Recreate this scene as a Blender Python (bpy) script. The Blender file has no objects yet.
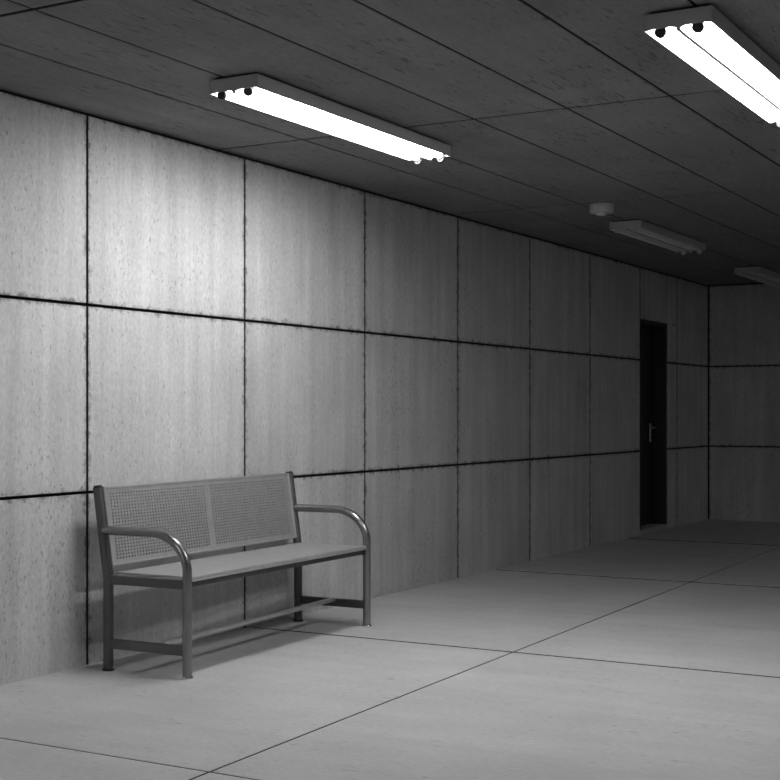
import bpy, bmesh, math, random
from mathutils import Vector, Matrix
random.seed(7)
S = bpy.context.scene
C = S.collection
PI = math.pi
H_CEIL = 2.60

# ------------------------------------------------------------------ materials
def nodes_of(name):
    m = bpy.data.materials.new(name)
    m.use_nodes = True
    nt = m.node_tree
    return m, nt, nt.nodes, nt.links, nt.nodes['Principled BSDF']

def grey(v):
    return (v, v, v, 1.0)

def plain(name, v, rough=0.5, metal=0.0, noise=0.0, scale=30.0, bump=0.0, spec=0.5):
    m, nt, N, L, b = nodes_of(name)
    b.inputs['Roughness'].default_value = rough
    b.inputs['Metallic'].default_value = metal
    b.inputs['Specular IOR Level'].default_value = spec
    if noise or bump:
        tc = N.new('ShaderNodeTexCoord')
        n = N.new('ShaderNodeTexNoise'); n.inputs['Scale'].default_value = scale
        n.inputs['Detail'].default_value = 5
        L.new(tc.outputs['Object'], n.inputs['Vector'])
        r = N.new('ShaderNodeMapRange')
        r.inputs['From Min'].default_value = 0.3; r.inputs['From Max'].default_value = 0.7
        r.inputs['To Min'].default_value = v * (1 - noise); r.inputs['To Max'].default_value = v * (1 + noise)
        L.new(n.outputs['Fac'], r.inputs['Value'])
        L.new(r.outputs['Result'], b.inputs['Base Color'])
        if bump:
            bp = N.new('ShaderNodeBump'); bp.inputs['Strength'].default_value = bump
            bp.inputs['Distance'].default_value = 0.002
            L.new(n.outputs['Fac'], bp.inputs['Height']); L.new(bp.outputs['Normal'], b.inputs['Normal'])
    else:
        b.inputs['Base Color'].default_value = grey(v)
    return m

def concrete(name, base, streak=(6, 6, 0.7), streak_amt=0.12, fine=(60, 60, 18), fine_amt=0.10,
             pit=0.5, edge=0.0, rough=0.75, bump=0.3, blotch=0.12, pit_vec=(30, 30, 12), spec=0.3, edge_w=0.03, pit_at=0.715):
    """Cast concrete: broad blotches, directional streaks, small dark pits and worn, stained panel edges."""
    m, nt, N, L, b = nodes_of(name)
    b.inputs['Roughness'].default_value = rough
    b.inputs['Specular IOR Level'].default_value = spec
    tc = N.new('ShaderNodeTexCoord')
    def mapped(sc):
        mp = N.new('ShaderNodeMapping'); mp.inputs['Scale'].default_value = sc
        L.new(tc.outputs['Object'], mp.inputs['Vector']); return mp.outputs['Vector']
    def noise(sc, scale=1.0, detail=5, rough=0.6):
        n = N.new('ShaderNodeTexNoise'); n.inputs['Scale'].default_value = scale
        n.inputs['Detail'].default_value = detail; n.inputs['Roughness'].default_value = rough
        L.new(mapped(sc), n.inputs['Vector']); return n.outputs['Fac']
    def rng(sock, a, bb, lo, hi):
        r = N.new('ShaderNodeMapRange'); r.clamp = True
        r.inputs['From Min'].default_value = a; r.inputs['From Max'].default_value = bb
        r.inputs['To Min'].default_value = lo; r.inputs['To Max'].default_value = hi
        L.new(sock, r.inputs['Value']); return r.outputs['Result']
    def op(kind, a, bb, clamp=False):
        mm = N.new('ShaderNodeMath'); mm.operation = kind; mm.use_clamp = clamp
        for i, s in enumerate((a, bb)):
            if isinstance(s, (int, float)): mm.inputs[i].default_value = s
            else: L.new(s, mm.inputs[i])
        return mm.outputs[0]
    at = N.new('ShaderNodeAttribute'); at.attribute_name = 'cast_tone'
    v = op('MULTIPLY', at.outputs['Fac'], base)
    v = op('MULTIPLY', v, rng(noise((1, 1, 1), 1.7, 4), 0.3, 0.7, 1 - blotch, 1 + blotch))
    st = noise(streak, 1.0, 4)
    v = op('MULTIPLY', v, rng(st, 0.3, 0.7, 1 - streak_amt, 1 + streak_amt))
    fn = noise(fine, 1.0, 6, 0.7)
    v = op('MULTIPLY', v, rng(fn, 0.3, 0.7, 1 - fine_amt, 1 + fine_amt))
    # pits: sparse dark marks that gather along some streaks
    pn = noise(pit_vec, 1.0, 3, 0.65)
    where = rng(noise((2.5, 2.5, 1.2), 1.0, 3), 0.35, 0.65, 0.0, 0.10)
    pits = rng(op('ADD', pn, where), pit_at, pit_at + 0.05, 0.0, pit)
    v = op('MULTIPLY', v, op('SUBTRACT', 1.0, pits))
    hgt = op('SUBTRACT', fn, pits)
    if edge:
        e = N.new('ShaderNodeAttribute'); e.attribute_name = 'edge_uv'
        sp = N.new('ShaderNodeSeparateXYZ'); L.new(e.outputs['Vector'], sp.inputs[0])
        sz = N.new('ShaderNodeAttribute'); sz.attribute_name = 'cast_size'
        ss = N.new('ShaderNodeSeparateXYZ'); L.new(sz.outputs['Vector'], ss.inputs[0])
        dx = op('MINIMUM', sp.outputs[0], op('SUBTRACT', ss.outputs[0], sp.outputs[0]))
        dy = op('MINIMUM', sp.outputs[1], op('SUBTRACT', ss.outputs[1], sp.outputs[1]))
        d = op('MINIMUM', dx, dy)
        rag = noise((15, 15, 15), 1.0, 6, 0.75)
        near = rng(d, 0.0, edge_w, 1.0, 0.0)
        chip = rng(op('ADD', op('MULTIPLY', near, 0.30), rag), 0.70, 0.86, 0.0, edge)
        v = op('MULTIPLY', v, op('SUBTRACT', 1.0, chip))
        hgt = op('SUBTRACT', hgt, chip)
    L.new(v, b.inputs['Base Color'])
    bp = N.new('ShaderNodeBump'); bp.inputs['Strength'].default_value = bump
    bp.inputs['Distance'].default_value = 0.004
    L.new(hgt, bp.inputs['Height']); L.new(bp.outputs['Normal'], b.inputs['Normal'])
    return m

M = {}
M['wall'] = concrete('wall_concrete', 0.54, streak=(9, 9, 0.55), streak_amt=0.14, fine=(60, 60, 34), fine_amt=0.16,
                     pit=0.36, edge=0.6, pit_vec=(66, 66, 30), bump=0.5, pit_at=0.665, edge_w=0.045)
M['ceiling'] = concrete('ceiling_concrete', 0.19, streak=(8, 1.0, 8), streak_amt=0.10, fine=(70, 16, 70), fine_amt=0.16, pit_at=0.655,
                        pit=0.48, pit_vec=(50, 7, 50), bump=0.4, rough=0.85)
M['floor'] = concrete('floor_concrete', 0.50, streak=(1.0, 6, 6), streak_amt=0.06, fine=(30, 80, 40), fine_amt=0.13, pit_at=0.69,
                      pit=0.3, pit_vec=(14, 40, 20), bump=0.15, rough=0.6, edge=0.0, blotch=0.08, spec=0.35)
M['sill'] = plain('sill_concrete', 0.42, 0.8, 0.0, 0.1, 20, 0.2)
M['floor_joint'] = plain('floor_joint_filler', 0.10, 0.9)
M['joint'] = plain('joint_filler', 0.02, 0.9)
M['steel'] = plain('satin_steel', 0.25, 0.27, 0.85, 0.06, 40, 0.05)
M['sheet'] = plain('painted_sheet_steel', 0.50, 0.42, 0.55, 0.07, 25, 0.08)
M['rim'] = plain('rubbed_bright_steel', 0.62, 0.30, 0.7, 0.06, 40)  # lightened to carry the highlight along the seat lip
M['rail'] = plain('dull_rail_steel', 0.12, 0.45, 0.7, 0.06, 40, 0.05)
M['rubber'] = plain('black_rubber', 0.02, 0.6)
M['chrome'] = plain('chrome_glide', 0.75, 0.15, 1.0)
M['housing'] = plain('grey_enamel', 0.45, 0.5, 0.0, 0.04, 12)
M['reflector'] = plain('white_reflector_enamel', 0.82, 0.4)
M['holder'] = plain('dark_lamp_holder', 0.03, 0.5)
M['plate'] = plain('black_mounting_plate', 0.015, 0.8)
M['tube_off'] = plain('unlit_opal_glass', 0.70, 0.25)
M['cap_metal'] = plain('tube_cap_metal', 0.6, 0.3, 1.0)
M['door'] = plain('black_door_paint', 0.012, 0.55, 0.0, 0.15, 20)
M['frame'] = plain('black_door_frame_paint', 0.014, 0.6)
M['handle'] = plain('brushed_handle_metal', 0.75, 0.35, 0.9)
M['plastic'] = plain('grey_white_plastic', 0.50, 0.5)
m, nt, N, L, b = nodes_of('lit_fluorescent_glass')
b.inputs['Base Color'].default_value = grey(0.9)
b.inputs['Emission Color'].default_value = grey(1.0)
b.inputs['Emission Strength'].default_value = 66.0
M['tube_on'] = m
M['tube_old'] = m.copy(); M['tube_old'].name = 'ageing_fluorescent_glass'      # weaker glow for the added, unseen fill fixture
M['tube_old'].node_tree.nodes['Principled BSDF'].inputs['Emission Strength'].default_value = 13.0

# ------------------------------------------------------------------ helpers
def setp(o, **k):
    for a, v in k.items(): o[a] = v
    return o

def obj(name, bm, mat, parent=None, smooth=False, mat2=None, **props):
    me = bpy.data.meshes.new(name)
    bmesh.ops.recalc_face_normals(bm, faces=bm.faces)
    bm.to_mesh(me); bm.free()
    me.materials.append(mat)
    if mat2: me.materials.append(mat2)
    if smooth:
        me.polygons.foreach_set('use_smooth', [True] * len(me.polygons))
        me.set_sharp_from_angle(angle=math.radians(38))
    o = bpy.data.objects.new(name, me); C.objects.link(o)
    if parent is not None: o.parent = parent
    return setp(o, **props)

def empty(name, loc, rz=0.0, **props):
    o = bpy.data.objects.new(name, None); C.objects.link(o)
    o.location = loc; o.rotation_euler = (0, 0, rz); o.empty_display_size = 0.1
    return setp(o, **props)

def box(bm, x0, x1, y0, y1, z0, z1, bev=0.0, seg=1):
    vs = [bm.verts.new((x, y, z)) for x in (x0, x1) for y in (y0, y1) for z in (z0, z1)]
    idx = [(0, 1, 3, 2), (4, 6, 7, 5), (0, 4, 5, 1), (2, 3, 7, 6), (0, 2, 6, 4), (1, 5, 7, 3)]
    fs = [bm.faces.new([vs[i] for i in f]) for f in idx]
    if bev:
        es = list({e for f in fs for e in f.edges})
        bmesh.ops.bevel(bm, geom=es, offset=bev, segments=seg, affect='EDGES', profile=0.5)

def sweep(bm, pts, r, n=20, ry=None, up=Vector((0, 1, 0)), cap=True):
    """Tube of constant (elliptic) section along a list of points."""
    pts = [Vector(p) for p in pts]; rings = []
    for i, p in enumerate(pts):
        t = (pts[min(i + 1, len(pts) - 1)] - pts[max(i - 1, 0)]).normalized()
        a = up - t * up.dot(t)
        if a.length < 1e-4: a = Vector((1, 0, 0)) - t * t.x
        a.normalize(); c = t.cross(a)
        rings.append([bm.verts.new(p + a * (math.cos(2 * PI * k / n) * (ry or r)) + c * (math.sin(2 * PI * k / n) * r)) for k in range(n)])
    for A, B in zip(rings, rings[1:]):
        for k in range(n):
            bm.faces.new((A[k], A[(k + 1) % n], B[(k + 1) % n], B[k]))
    if cap:
        bm.faces.new(rings[0][::-1]); bm.faces.new(rings[-1])

def lathe(bm, prof, n=32, axis='Z', at=(0, 0, 0)):
    rings = []
    for r, h in prof:
        ring = []
        for k in range(n):
            a = 2 * PI * k / n; c, s = math.cos(a) * r, math.sin(a) * r
            p = {'Z': (c, s, h), 'Y': (c, h, s), 'X': (h, c, s)}[axis]
            ring.append(bm.verts.new(Vector(p) + Vector(at)))
        rings.append(ring)
    for A, B in zip(rings, rings[1:]):
        for k in range(n): bm.faces.new((A[k], A[(k + 1) % n], B[(k + 1) % n], B[k]))
    bm.faces.new(rings[0][::-1]); bm.faces.new(rings[-1])

# slabs of concrete with open joints between them; each slab remembers its own size and tone (casting, plus light falloff on the left wall)
class Slabs:
    def __init__(s, axis):            # axis: index of the face normal; the other two run (u, v)
        s.bm = bmesh.new(); s.axis = axis
        s.tone = s.bm.faces.layers.float.new('cast_tone')
        s.size = s.bm.faces.layers.float_vector.new('cast_size')
        s.euv = s.bm.loops.layers.float_vector.new('edge_uv')
    def add(s, quad, front, back, tone=1.0, bev=0.002):
        """quad: four (u, v) corners, front/back: coordinate along the normal."""
        bm = s.bm
        before = set(bm.faces)
        def P(u, v, w):
            return {0: (w, u, v), 1: (u, w, v), 2: (u, v, w)}[s.axis]
        f = [bm.verts.new(P(u, v, front)) for u, v in quad]
        g = [bm.verts.new(P(u, v, back)) for u, v in quad]
        top = bm.faces.new(f); bm.faces.new(g[::-1])
        for i in range(4):
            j = (i + 1) % 4
            bm.faces.new((f[i], g[i], g[j], f[j])).material_index = 1
        if bev:
            bmesh.ops.bevel(bm, geom=list(top.edges), offset=bev, segments=1, affect='EDGES', material=0)
        us = [q[0] for q in quad]; vs = [q[1] for q in quad]
        u0, v0 = min(us), min(vs)
        ui, vi = {0: (1, 2), 1: (0, 2), 2: (0, 1)}[s.axis]
        for fc in set(bm.faces) - before:
            fc[s.tone] = tone
            fc[s.size] = (max(us) - u0, max(vs) - v0, 0)
            for lp in fc.loops:
                lp[s.euv] = (lp.vert.co[ui] - u0, lp.vert.co[vi] - v0, 0)

def rects(us, vs, gap):
    for i in range(len(us) - 1):
        for j in range(len(vs) - 1):
            yield i, j, [(us[i] + gap / 2, vs[j] + gap / 2), (us[i + 1] - gap / 2, vs[j] + gap / 2),
                         (us[i + 1] - gap / 2, vs[j + 1] - gap / 2), (us[i] + gap / 2, vs[j + 1] - gap / 2)]

# ------------------------------------------------------------------ the room
X_RIGHT, Y_FRONT, Y_BACK = 6.6, -2.0, 14.87
zj = [0.0, 0.812, 1.694, H_CEIL]
yj = [Y_FRONT, -0.28, 1.0, 2.28, 3.57, 4.855, 6.116, 7.411, 8.717, 9.991, 11.298, 12.615, 13.763, Y_BACK]
GAP = 0.014
DOOR0, DOOR1, DOOR_TOP, REVEAL = 12.625, 13.436, 2.09, 0.148
falloff_tones = {4: 1.04, 5: 1.0, 6: 0.97, 7: 0.90, 8: 0.94, 9: 1.0, 10: 1.0}  # per-column brightness painted to follow the fixtures' light falloff

w = Slabs(0)
for i, j, q in rects(yj, zj, GAP):
    t = falloff_tones.get(i, 0.98) * random.uniform(0.97, 1.03)
    (y0, z0), (y1, _), (_, z1), _ = q
    z0 = z0 if j else -0.02
    z1 = z1 if j < 2 else H_CEIL - 0.016
    if yj[i] == 12.615:                                     # the column with the doorway in it
        y0 = DOOR0
        if j == 2:
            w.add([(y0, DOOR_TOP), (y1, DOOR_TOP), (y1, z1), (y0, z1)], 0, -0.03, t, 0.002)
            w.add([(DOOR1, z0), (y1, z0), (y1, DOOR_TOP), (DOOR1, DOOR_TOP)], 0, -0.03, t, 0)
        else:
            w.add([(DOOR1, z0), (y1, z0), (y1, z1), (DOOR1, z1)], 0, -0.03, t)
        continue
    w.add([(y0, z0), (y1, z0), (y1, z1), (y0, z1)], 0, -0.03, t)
wall_left = obj('wall_left', w.bm, M['wall'], mat2=M['joint'], kind='structure')
# dark backing behind the joints, with the doorway cut out
bm = bmesh.new()
box(bm, -0.20, -0.03, Y_FRONT - .2, DOOR0 - 0.012, -0.1, H_CEIL + 0.1)
box(bm, -0.20, -0.03, DOOR1 + 0.03, Y_BACK + .2, -0.1, H_CEIL + 0.1)
box(bm, -0.20, -0.03, DOOR0 - 0.012, DOOR1 + 0.03, DOOR_TOP + 0.03, H_CEIL + 0.1)
obj('trim_1', bm, M['joint'], kind='structure', label='dark filler in the joints of the left wall')

def cross_wall(name, front, back, xs, tone_lo):
    s = Slabs(1)
    for i, j, q in rects(xs, zj, GAP):
        (x0, z0), (x1, _), (_, z1), _ = q
        z0 = z0 if j else -0.02
        z1 = z1 if j < 2 else H_CEIL - 0.016
        s.add([(x0, z0), (x1, z0), (x1, z1), (x0, z1)], front, back, random.uniform(0.96, 1.03))
    return obj(name, s.bm, M['wall'], mat2=M['joint'], kind='structure')
cross_wall('wall_back', Y_BACK, Y_BACK + 0.03, [0.008, 1.30, 2.60, 3.90, 5.20, X_RIGHT], 1)
bm = bmesh.new(); box(bm, -0.2, X_RIGHT + .2, Y_BACK + 0.03, Y_BACK + 0.2, -0.1, H_CEIL + .1)
obj('trim_2', bm, M['joint'], kind='structure')
cross_wall('wall_front', Y_FRONT, Y_FRONT - 0.03, [0.0, 1.30, 2.60, 3.90, 5.20, X_RIGHT], 1)
bm = bmesh.new(); box(bm, -0.2, X_RIGHT + .2, Y_FRONT - 0.2, Y_FRONT - 0.03, -0.1, H_CEIL + .1)
obj('trim_3', bm, M['joint'], kind='structure')
w = Slabs(0)
for i, j, q in rects(yj, zj, GAP):
    w.add(q, X_RIGHT, X_RIGHT + 0.03, random.uniform(0.96, 1.03))
obj('wall_right', w.bm, M['wall'], mat2=M['joint'], kind='structure')
bm = bmesh.new(); box(bm, X_RIGHT + .03, X_RIGHT + .2, Y_FRONT - .2, Y_BACK + .2, -0.1, H_CEIL + .1)
obj('trim_4', bm, M['joint'], kind='structure')

# ceiling boards, long joints along the room
xs = [-0.03, 0.52, 0.955, 1.51, 1.988, 2.483, 2.985, 3.48, 3.98, 4.48, 4.98, 5.48, 5.98, X_RIGHT + .03]
ys = [Y_FRONT - .03, -1.5, 1.0, 3.525, 5.90, 8.65, 10.66, 12.9, Y_BACK + .03]
s = Slabs(2)
for i, j, q in rects(xs, ys, 0.011):
    q = [(u, v + (0.006 if k < 2 else -0.006)) for k, (u, v) in enumerate(q)]
    s.add(q, H_CEIL, H_CEIL + 0.03, random.uniform(0.95, 1.05), 0.003)
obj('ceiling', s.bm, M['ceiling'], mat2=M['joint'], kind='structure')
bm = bmesh.new(); box(bm, -0.2, X_RIGHT + .2, Y_FRONT - .2, Y_BACK + .2, H_CEIL + .03, H_CEIL + .12)
obj('trim_5', bm, M['joint'], kind='structure')

# floor slabs; the long joint drifts slightly towards the wall as it runs back
def jx(k, y):
    return {0: -0.20, 1: 1.742 - 0.0241 * y, 2: 4.9 - 0.0241 * y, 3: X_RIGHT + .03}[k]
yg = [0.01, 0.01, 0.0055, 0.016, 0.032, 0.045, 0.01]
yf = [Y_FRONT - .03, 0.62, 3.615, 6.165, 9.32, 12.26, Y_BACK + .03]
s = Slabs(2)
g = 0.0055
for k in range(3):
    for j in range(len(yf) - 1):
        a, c = yf[j] + yg[j], yf[j + 1] - yg[j + 1]
        s.add([(jx(k, a) + g, a), (jx(k + 1, a) - g, a), (jx(k + 1, c) - g, c), (jx(k, c) + g, c)], 0.0, -0.03,
              random.uniform(0.97, 1.03), 0.002)
obj('floor', s.bm, M['floor'], mat2=M['floor_joint'], kind='structure')
bm = bmesh.new(); box(bm, -0.2, X_RIGHT + .2, Y_FRONT - .2, Y_BACK + .2, -.12, -.03)
obj('trim_6', bm, M['floor_joint'], kind='structure')

# ------------------------------------------------------------------ the door at the far end
bm = bmesh.new()
lx0, lx1 = -REVEAL - 0.045, -REVEAL
box(bm, lx0, lx1, DOOR0 + 0.04, DOOR1 - 0.035, 0.052, DOOR_TOP - 0.04, 0.003)
door = obj('door_1', bm, M['door'], kind='structure', label='black steel door set deep in a recess of the left wall')
bm = bmesh.new()                                            # lining: two jambs and a head, with stops
for (a, c) in ((DOOR0 - 0.011, DOOR0 + 0.035), (DOOR1 - 0.03, DOOR1 - 0.001)):
    box(bm, -0.195, -0.004, a, c, 0.049, DOOR_TOP - 0.001, 0.002)
box(bm, -0.195, -0.004, DOOR0 + 0.035, DOOR1 - 0.03, DOOR_TOP - 0.036, DOOR_TOP - 0.001, 0.002)
obj('door_frame', bm, M['frame'], door)
bm = bmesh.new(); box(bm, -0.195, -0.001, DOOR0 + .001, DOOR1 - .001, 0.0, 0.048, 0.004)
obj('door_sill', bm, M['sill'], door, label='raised concrete sill under the black door')
hy = DOOR1 - 0.095
bm = bmesh.new()
box(bm, lx1, lx1 + 0.010, hy - 0.024, hy + 0.024, 0.885, 1.075, 0.004, 2)
hp = obj('handle_plate', bm, M['handle'], door, label='pale metal handle plate on the black door')
bm = bmesh.new()
sweep(bm, [(lx1 + .008, hy, 1.03), (lx1 + .04, hy, 1.03), (lx1 + .052, hy - .004, 1.03), (lx1 + .056, hy - .02, 1.03), (lx1 + .056, hy - .13, 1.03)], 0.011, 12, up=Vector((0, 0, 1)))
obj('lever', bm, M['handle'], hp, True)
bm = bmesh.new()
lathe(bm, [(0.009, lx1 + .010), (0.009, lx1 + .016), (0.006, lx1 + .018)], 16, 'X', (0, hy, 0.93))
obj('lock_cylinder', bm, M['rubber'], hp)

# ------------------------------------------------------------------ the bench
# local frame: x = depth from the wall side (0 at wall) to the front, y along the bench, z up
BL = 1.660
bench = empty('bench', (0.019, 4.802, 0.0), math.radians(1.8),
              label='grey steel bench with perforated backrest and curved tube armrests against the concrete wall', category='bench')
R = 0.0215
FX, BX = 0.598, 0.152                                       # front and back leg lines
Z_SEAT = 0.452
def lean(z):                                                # backrest line, x as a function of z
    t = max(0.0, (z - 0.42) / (0.845 - 0.42))
    return BX - 0.062 * t
for y in (0.0, BL):
    # rear leg runs up as the leaning back post
    bm = bmesh.new()
    pts = [(BX, y, 0.012), (BX, y, 0.39)] + [(lean(z), y, z) for z in (0.42, 0.445, 0.47, 0.6, 0.75, 0.838)]
    sweep(bm, pts, R + 0.002, 24)
    lg = obj('leg', bm, M['rail'], bench, True)
    bm = bmesh.new(); lathe(bm, [(R + .007, 0.0), (R + .007, 0.008), (R + .003, 0.014)], 24, 'Z', (BX, y, 0))
    obj('foot', bm, M['rubber'], lg)
    bm = bmesh.new()
    top = Vector((lean(0.838), y, 0.838)); d = Vector((lean(0.85) - lean(0.83), 0, 0.02)).normalized()
    sweep(bm, [top, top + d * 0.004], R + 0.003, 24); sweep(bm, [top + d * 0.004, top + d * 0.012], R - 0.003, 24)
    obj('end_cap', bm, M['rubber'], lg, True)
    # front leg
    bm = bmesh.new(); sweep(bm, [(FX, y, 0.012), (FX, y, 0.25), (FX, y, 0.455)], R, 24)
    lg = obj('leg', bm, M['steel'], bench, True)
    bm = bmesh.new(); lathe(bm, [(R + .006, 0.0), (R + .006, 0.006), (R + .002, 0.013)], 24, 'Z', (FX, y, 0))
    obj('foot', bm, M['chrome'], lg, label='chrome glide under a front leg')
    # armrest: a quarter bend from the front leg, then level to the back post
    bm = bmesh.new()
    ar, az = 0.200, 0.175
    pts = [(FX, y, 0.453)]
    for k in range(0, 17):
        a = PI / 2 * k / 16
        pts.append((FX - ar + ar * math.cos(a), y, 0.470 + az * math.sin(a)))
    pts += [(0.30, y, 0.645), (0.2, y, 0.645), (lean(0.645) + 0.005, y, 0.645)]
    sweep(bm, pts, R, 24)
    obj('armrest', bm, M['steel'], bench, True)
    # seat side rail and low side rail
    bm = bmesh.new(); box(bm, BX + R - .006, FX - R + .006, y - .014, y + .014, 0.398, 0.441, 0.004, 2)
    obj('side_rail', bm, M['rail'], bench)
    bm = bmesh.new(); box(bm, BX + R - .006, FX - R + .006, y - .014, y + .014, 0.102, 0.146, 0.004, 2)
    obj('stretcher', bm, M['rail'], bench)
# long low bar between the side stretchers
bm = bmesh.new()
box(bm, -0.013, 0.013, 0, BL - 0.024, 0.130, 0.154, 0.007, 3)
sl = math.atan2(-0.06, BL)
bm.transform(Matrix.Translation((0.455, 0.012, 0)) @ Matrix.Rotation(-sl, 4, 'Z'))
obj('foot_rail', bm, M['sheet'], bench, True)

# seat: sheet with rolled front edge and turned-down skirt
bm = bmesh.new()
prof = [(0.178, 0.425), (0.178, 0.448), (0.183, Z_SEAT), (0.50, Z_SEAT), (0.55, Z_SEAT - 0.001)]
for k in range(7):
    a = PI / 2 - (PI * 0.62) * k / 6
    prof.append((0.592 + 0.012 * math.cos(a), Z_SEAT - 0.013 + 0.012 * math.sin(a)))
prof += [(0.586, 0.428), (0.580, 0.424), (0.580, 0.404), (0.572, 0.404), (0.572, 0.436), (0.55, 0.443), (0.19, 0.443), (0.186, 0.425)]
y0, y1 = 0.024, BL - 0.024
ra = [bm.verts.new((x, y0, z)) for x, z in prof]; rb = [bm.verts.new((x, y1, z)) for x, z in prof]
n = len(prof)
for k in range(n): bm.faces.new((ra[k], ra[(k + 1) % n], rb[(k + 1) % n], rb[k]))
bm.faces.new(ra[::-1]); bm.faces.new(rb)
seat = obj('seat', bm, M['sheet'], bench, True)
bm = bmesh.new(); sweep(bm, [(0.5965, y0, 0.4405), (0.5965, BL / 2, 0.4405), (0.5965, y1, 0.4405)], 0.0125, 20, up=Vector((0, 0, 1)))
obj('front_rim', bm, M['rim'], seat, True, label='bright rolled front edge of the seat')
bm = bmesh.new(); box(bm, 0.574, 0.584, y0, y1, 0.402, 0.432, 0.002)  # dark strip laid in as shade below the lip
obj('front_skirt', bm, M['rail'], seat, label='dark strip under the front edge of the seat')

# backrest: leaning sheet with punched holes, folded top and bottom edges, blank middle strip
back_frame = Matrix.Translation((lean(0.478) + 0.004, 0, 0.478))
tilt = math.atan2(0.062, 0.845 - 0.42)
BH = 0.366                                                   # slope height of the sheet
def bp(u, v, t):                                             # u along, v up the slope, t towards the sitter
    dv = Vector((-math.sin(tilt), 0, math.cos(tilt))); dn = Vector((math.cos(tilt), 0, math.sin(tilt)))
    return Vector((lean(0.478) + 0.006, 0, 0.478)) + Vector((0, u, 0)) + dv * v + dn * t
bm = bmesh.new()
T = 0.007
def quad4(a, b_, c, d): bm.faces.new([bm.verts.new(p) for p in (a, b_, c, d)])
def blank(u0, u1, v0, v1):
    for t in (0, T): quad4(bp(u0, v0, t), bp(u1, v0, t), bp(u1, v1, t), bp(u0, v1, t))
U0, U1 = 0.026, BL - 0.026
V0, V1 = 0.024, BH - 0.026
mid = BL / 2
fields = [(U0 + 0.028, mid - 0.022), (mid + 0.022, U1 - 0.062)]
blank(U0, U1, 0, V0); blank(U0, U1, V1, BH)
blank(U0, fields[0][0], V0, V1); blank(fields[0][1], fields[1][0], V0, V1); blank(fields[1][1], U1, V0, V1)
ROWS = 21
for (a, c) in fields:
    cols = round((c - a) / 0.0215)
    du, dv = (c - a) / cols, (V1 - V0) / ROWS
    for i in range(cols):
        for j in range(ROWS):
            cu, cv = a + (i + .5) * du, V0 + (j + .5) * dv
            ou, ov, hu, hv = du / 2, dv / 2, du * 0.33, dv * 0.35
            outer = [(-1, -1), (0, -1), (1, -1), (1, 0), (1, 1), (0, 1), (-1, 1), (-1, 0)]
            inner = [(-.75, -.75), (0, -1), (.75, -.75), (1, 0), (.75, .75), (0, 1), (-.75, .75), (-1, 0)]
            ring = {}
            for t in (0, T):
                O = [bm.verts.new(bp(cu + p * ou, cv + q * ov, t)) for p, q in outer]
                I = [bm.verts.new(bp(cu + p * hu, cv + q * hv, t)) for p, q in inner]
                ring[t] = I
                for k in range(8):
                    bm.faces.new((O[k], O[(k + 1) % 8], I[(k + 1) % 8], I[k]))
            for k in range(8):
                bm.faces.new((ring[0][k], ring[0][(k + 1) % 8], ring[T][(k + 1) % 8], ring[T][k]))
bmesh.ops.remove_doubles(bm, verts=bm.verts, dist=1e-5)
backrest = obj('backrest', bm, M['sheet'], bench)
def bar(name, u0, u1, v0, v1, t0, t1, mat, parent, bev=0.003):
    b_ = bmesh.new(); box(b_, t0, t1, u0, u1, v0, v1, bev, 2)
    dvv = Vector((-math.sin(tilt), 0, math.cos(tilt))); dn = Vector((math.cos(tilt), 0, math.sin(tilt)))
    o = bp(0, 0, 0)
    mat4 = Matrix(((dn.x, 0, dvv.x, o.x), (dn.y, 1, dvv.y, o.y), (dn.z, 0, dvv.z, o.z), (0, 0, 0, 1)))
    b_.transform(mat4)
    return obj(name, b_, mat, parent)
bar('top_rim', U0, U1, BH - 0.010, BH + 0.003, -0.018, T + 0.003, M['sheet'], backrest)
bar('bottom_rim', U0, U1, -0.003, 0.008, -0.016, T + 0.003, M['sheet'], backrest)
bar('middle_strip', mid - 0.013, mid + 0.013, 0.008, BH - 0.010, -0.010, T + 0.002, M['sheet'], backrest)
for (a, c) in ((U0 - 0.004, U0 + 0.010), (U1 - 0.010, U1 + 0.004)):
    bar('side_rim', a, c, 0.0, BH, -0.016, T + 0.003, M['sheet'], backrest)

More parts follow.
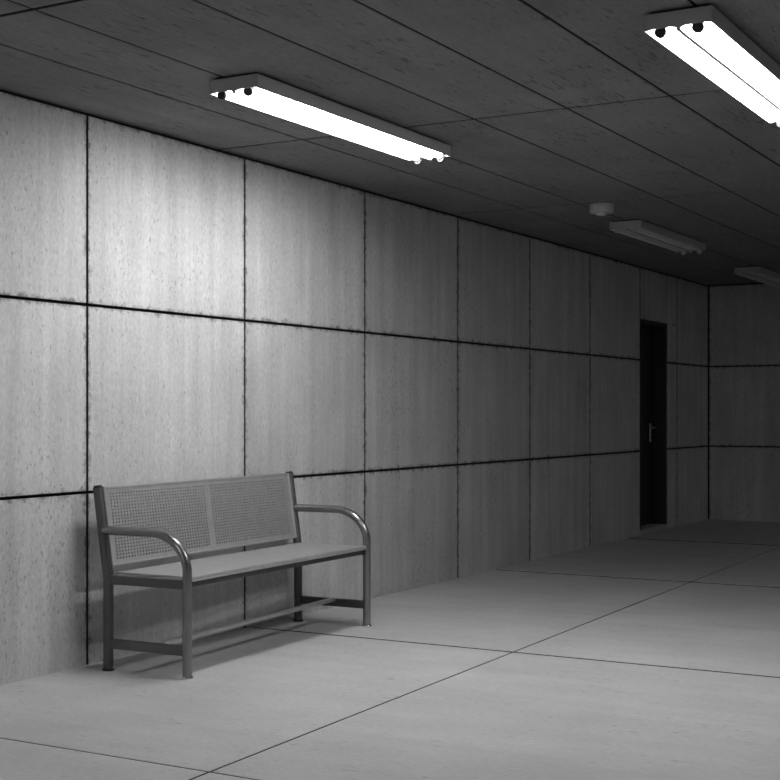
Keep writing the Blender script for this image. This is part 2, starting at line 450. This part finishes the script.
# ------------------------------------------------------------------ fluorescent fixtures
FL, FW = 1.757, 0.245
ZB, ZT = -0.068, -0.010                                      # bottom and top of the housing below the ceiling
def make_fixture(lit):
    t = empty('fluorescent_light', (0, 0, H_CEIL))
    # housing: inverted trough, long sides, end plates and lid
    b1 = bmesh.new()
    th = 0.004
    box(b1, 0, FW, 0, FL, ZT - th, ZT, 0.001)
    box(b1, 0, th, 0, FL, ZB, ZT); box(b1, FW - th, FW, 0, FL, ZB, ZT)
    for ya in (0, FL - th):
        # end plate with a slight notch at the middle of its lower edge
        pr = [(0, ZB), (FW * .12, ZB + .004), (FW * .40, ZB + .004), (FW * .5, ZB - .003), (FW * .6, ZB + .004), (FW * .88, ZB + .004), (FW, ZB), (FW, ZT), (0, ZT)]
        A = [b1.verts.new((x, ya, z)) for x, z in pr]; B = [b1.verts.new((x, ya + th, z)) for x, z in pr]
        for k in range(len(pr)): b1.faces.new((A[k], A[(k + 1) % len(pr)], B[(k + 1) % len(pr)], B[k]))
        b1.faces.new(A[::-1]); b1.faces.new(B)
    box(b1, FW / 2 - .008, FW / 2 + .008, th, FL - th, ZB - .009, ZB + .003)
    h = obj('housing', b1, M['housing'], t)
    # reflector: two shallow troughs meeting in a thin middle ridge
    b2 = bmesh.new()
    pr = []
    for s0 in (th, FW / 2 + 0.0015):
        wdt = FW / 2 - th - 0.0015
        for k in range(9):
            u = k / 8
            pr.append((s0 + wdt * u, ZB + 0.003 + 0.034 * math.sin(PI * u) ** 0.7))
    A = [b2.verts.new((x, th, z)) for x, z in pr]; B = [b2.verts.new((x, FL - th, z)) for x, z in pr]
    A2 = [b2.verts.new((x, th, z + .0015)) for x, z in pr]; B2 = [b2.verts.new((x, FL - th, z + .0015)) for x, z in pr]
    for k in range(len(pr) - 1):
        b2.faces.new((A[k], A[k + 1], B[k + 1], B[k])); b2.faces.new((A2[k], B2[k], B2[k + 1], A2[k + 1]))
    for (P, Q) in ((A, A2), (B, B2)):
        for k in range(len(pr) - 1): b2.faces.new((P[k], Q[k], Q[k + 1], P[k + 1]))
    for k in (0, len(pr) - 1): b2.faces.new((A[k], B[k], B2[k], A2[k]))
    obj('reflector', b2, M['reflector'], h, True)
    b3 = bmesh.new(); box(b3, 0.014, FW - 0.02, 0.02, FL - 0.02, ZT, 0.0)
    obj('mounting_plate', b3, M['plate'], t)  # plate coloured black as the shadow in the gap above the housing
    for xc in (FW * .23, FW * .78):
        zc = ZB + 0.010
        b4 = bmesh.new(); sweep(b4, [(xc, 0.020, zc), (xc, FL / 2, zc), (xc, FL - 0.020, zc)], 0.017, 24)
        tb = obj('tube', b4, M['tube_old'] if lit == 'old' else M['tube_on'] if lit else M['tube_off'], t, True)
        for yc, d in ((0.012, 1), (FL - 0.012, -1)):
            b5 = bmesh.new()
            # lamp holder: a block hanging from the end plate with a round lower end
            lathe(b5, [(0.019, -0.008), (0.021, -0.006), (0.021, 0.006), (0.019, 0.008)], 24, 'Y', (xc, yc, ZB - 0.006))
            box(b5, xc - .011, xc + .011, yc - .008, yc + .008, ZB - 0.006, ZB + 0.03, 0.002)
            obj('lamp_holder', b5, M['holder'] if lit else M['plastic'], t, True)
            b6 = bmesh.new(); sweep(b6, [(xc, yc + d * .006, zc), (xc, yc + d * .018, zc)], 0.0176, 24)
            obj('tube_cap', b6, M['cap_metal'], tb, True)
    return t
def dup(root):
    r = root.copy(); C.objects.link(r)
    for ch in list(root.children):
        c = ch.copy(); C.objects.link(c); c.parent = r
        for gch in list(ch.children):
            d = gch.copy(); C.objects.link(d); d.parent = c
    return r
G = 'twin tube fluorescent ceiling fixtures'
lit = make_fixture(True); lit2 = dup(lit)
lit_fill = dup(lit); dim_fill = make_fixture('old')  # unseen fixtures, added to brighten the near left wall and the far end
off = make_fixture(False); off2 = dup(off)
for o, x, y, k, lab in (
    (lit, 0.897, 4.615, 1.0, 'glowing twin tube ceiling light above the bench, close to the concrete wall'),
    (lit2, 2.805, 4.615, 1.0, 'glowing twin tube ceiling light in the top right corner, far from the wall'),
    (lit_fill, 0.897, -0.30, 1.0, 'glowing twin tube ceiling light along the concrete wall before the bench, outside the picture'),
    (dim_fill, 4.72, 12.95, 0.92, 'dim twin tube ceiling light on the far right side of the room, outside the picture'),
    (off, 0.845, 9.52, 0.92, 'unlit twin tube ceiling light just behind the smoke detector'),
    (off2, 0.775, 13.12, 0.92, 'unlit twin tube ceiling light farthest back, in front of the end wall')):
    o.location = (x, y, H_CEIL); o.scale = (1, k, 1)
    setp(o, label=lab, category='light fixture', group=G)

# ------------------------------------------------------------------ smoke detector
sd = empty('smoke_detector', (1.085, 8.725, H_CEIL), label='small round white smoke detector on the dark ceiling', category='smoke detector')
bm = bmesh.new(); lathe(bm, [(0.076, 0.0), (0.082, -0.004), (0.082, -0.052), (0.076, -0.060), (0.05, -0.061)], 40)
obj('detector_body', bm, M['plastic'], sd, True)
bm = bmesh.new(); lathe(bm, [(0.036, -0.060), (0.034, -0.070), (0.026, -0.078), (0.01, -0.080)], 32)
obj('sensor_cap', bm, M['plastic'], sd, True)

# ------------------------------------------------------------------ light, camera, view
wd = bpy.data.worlds.new('World'); S.world = wd; wd.use_nodes = True
wd.node_tree.nodes['Background'].inputs['Color'].default_value = grey(0.0)
wd.node_tree.nodes['Background'].inputs['Strength'].default_value = 0.0

cam = bpy.data.cameras.new('camera'); co = bpy.data.objects.new('camera', cam); C.objects.link(co)
co.location = (4.4, 0.0, 1.19)
co.rotation_euler = (PI / 2, 0, math.atan(774 / 1360))
cam.sensor_width = 36; cam.lens = 1360 / 780 * 36; cam.shift_y = 22 / 780
cam.clip_start = 0.05
S.camera = co
S.view_settings.view_transform = 'Standard'; S.view_settings.look = 'None'
S.view_settings.gamma = 1.0; S.view_settings.use_curve_mapping = False
S.view_settings.exposure = 0.0
S.cycles.max_bounces = 10; S.cycles.diffuse_bounces = 8
S.cycles.use_denoising = True
S.cycles.sample_clamp_indirect = 6.0
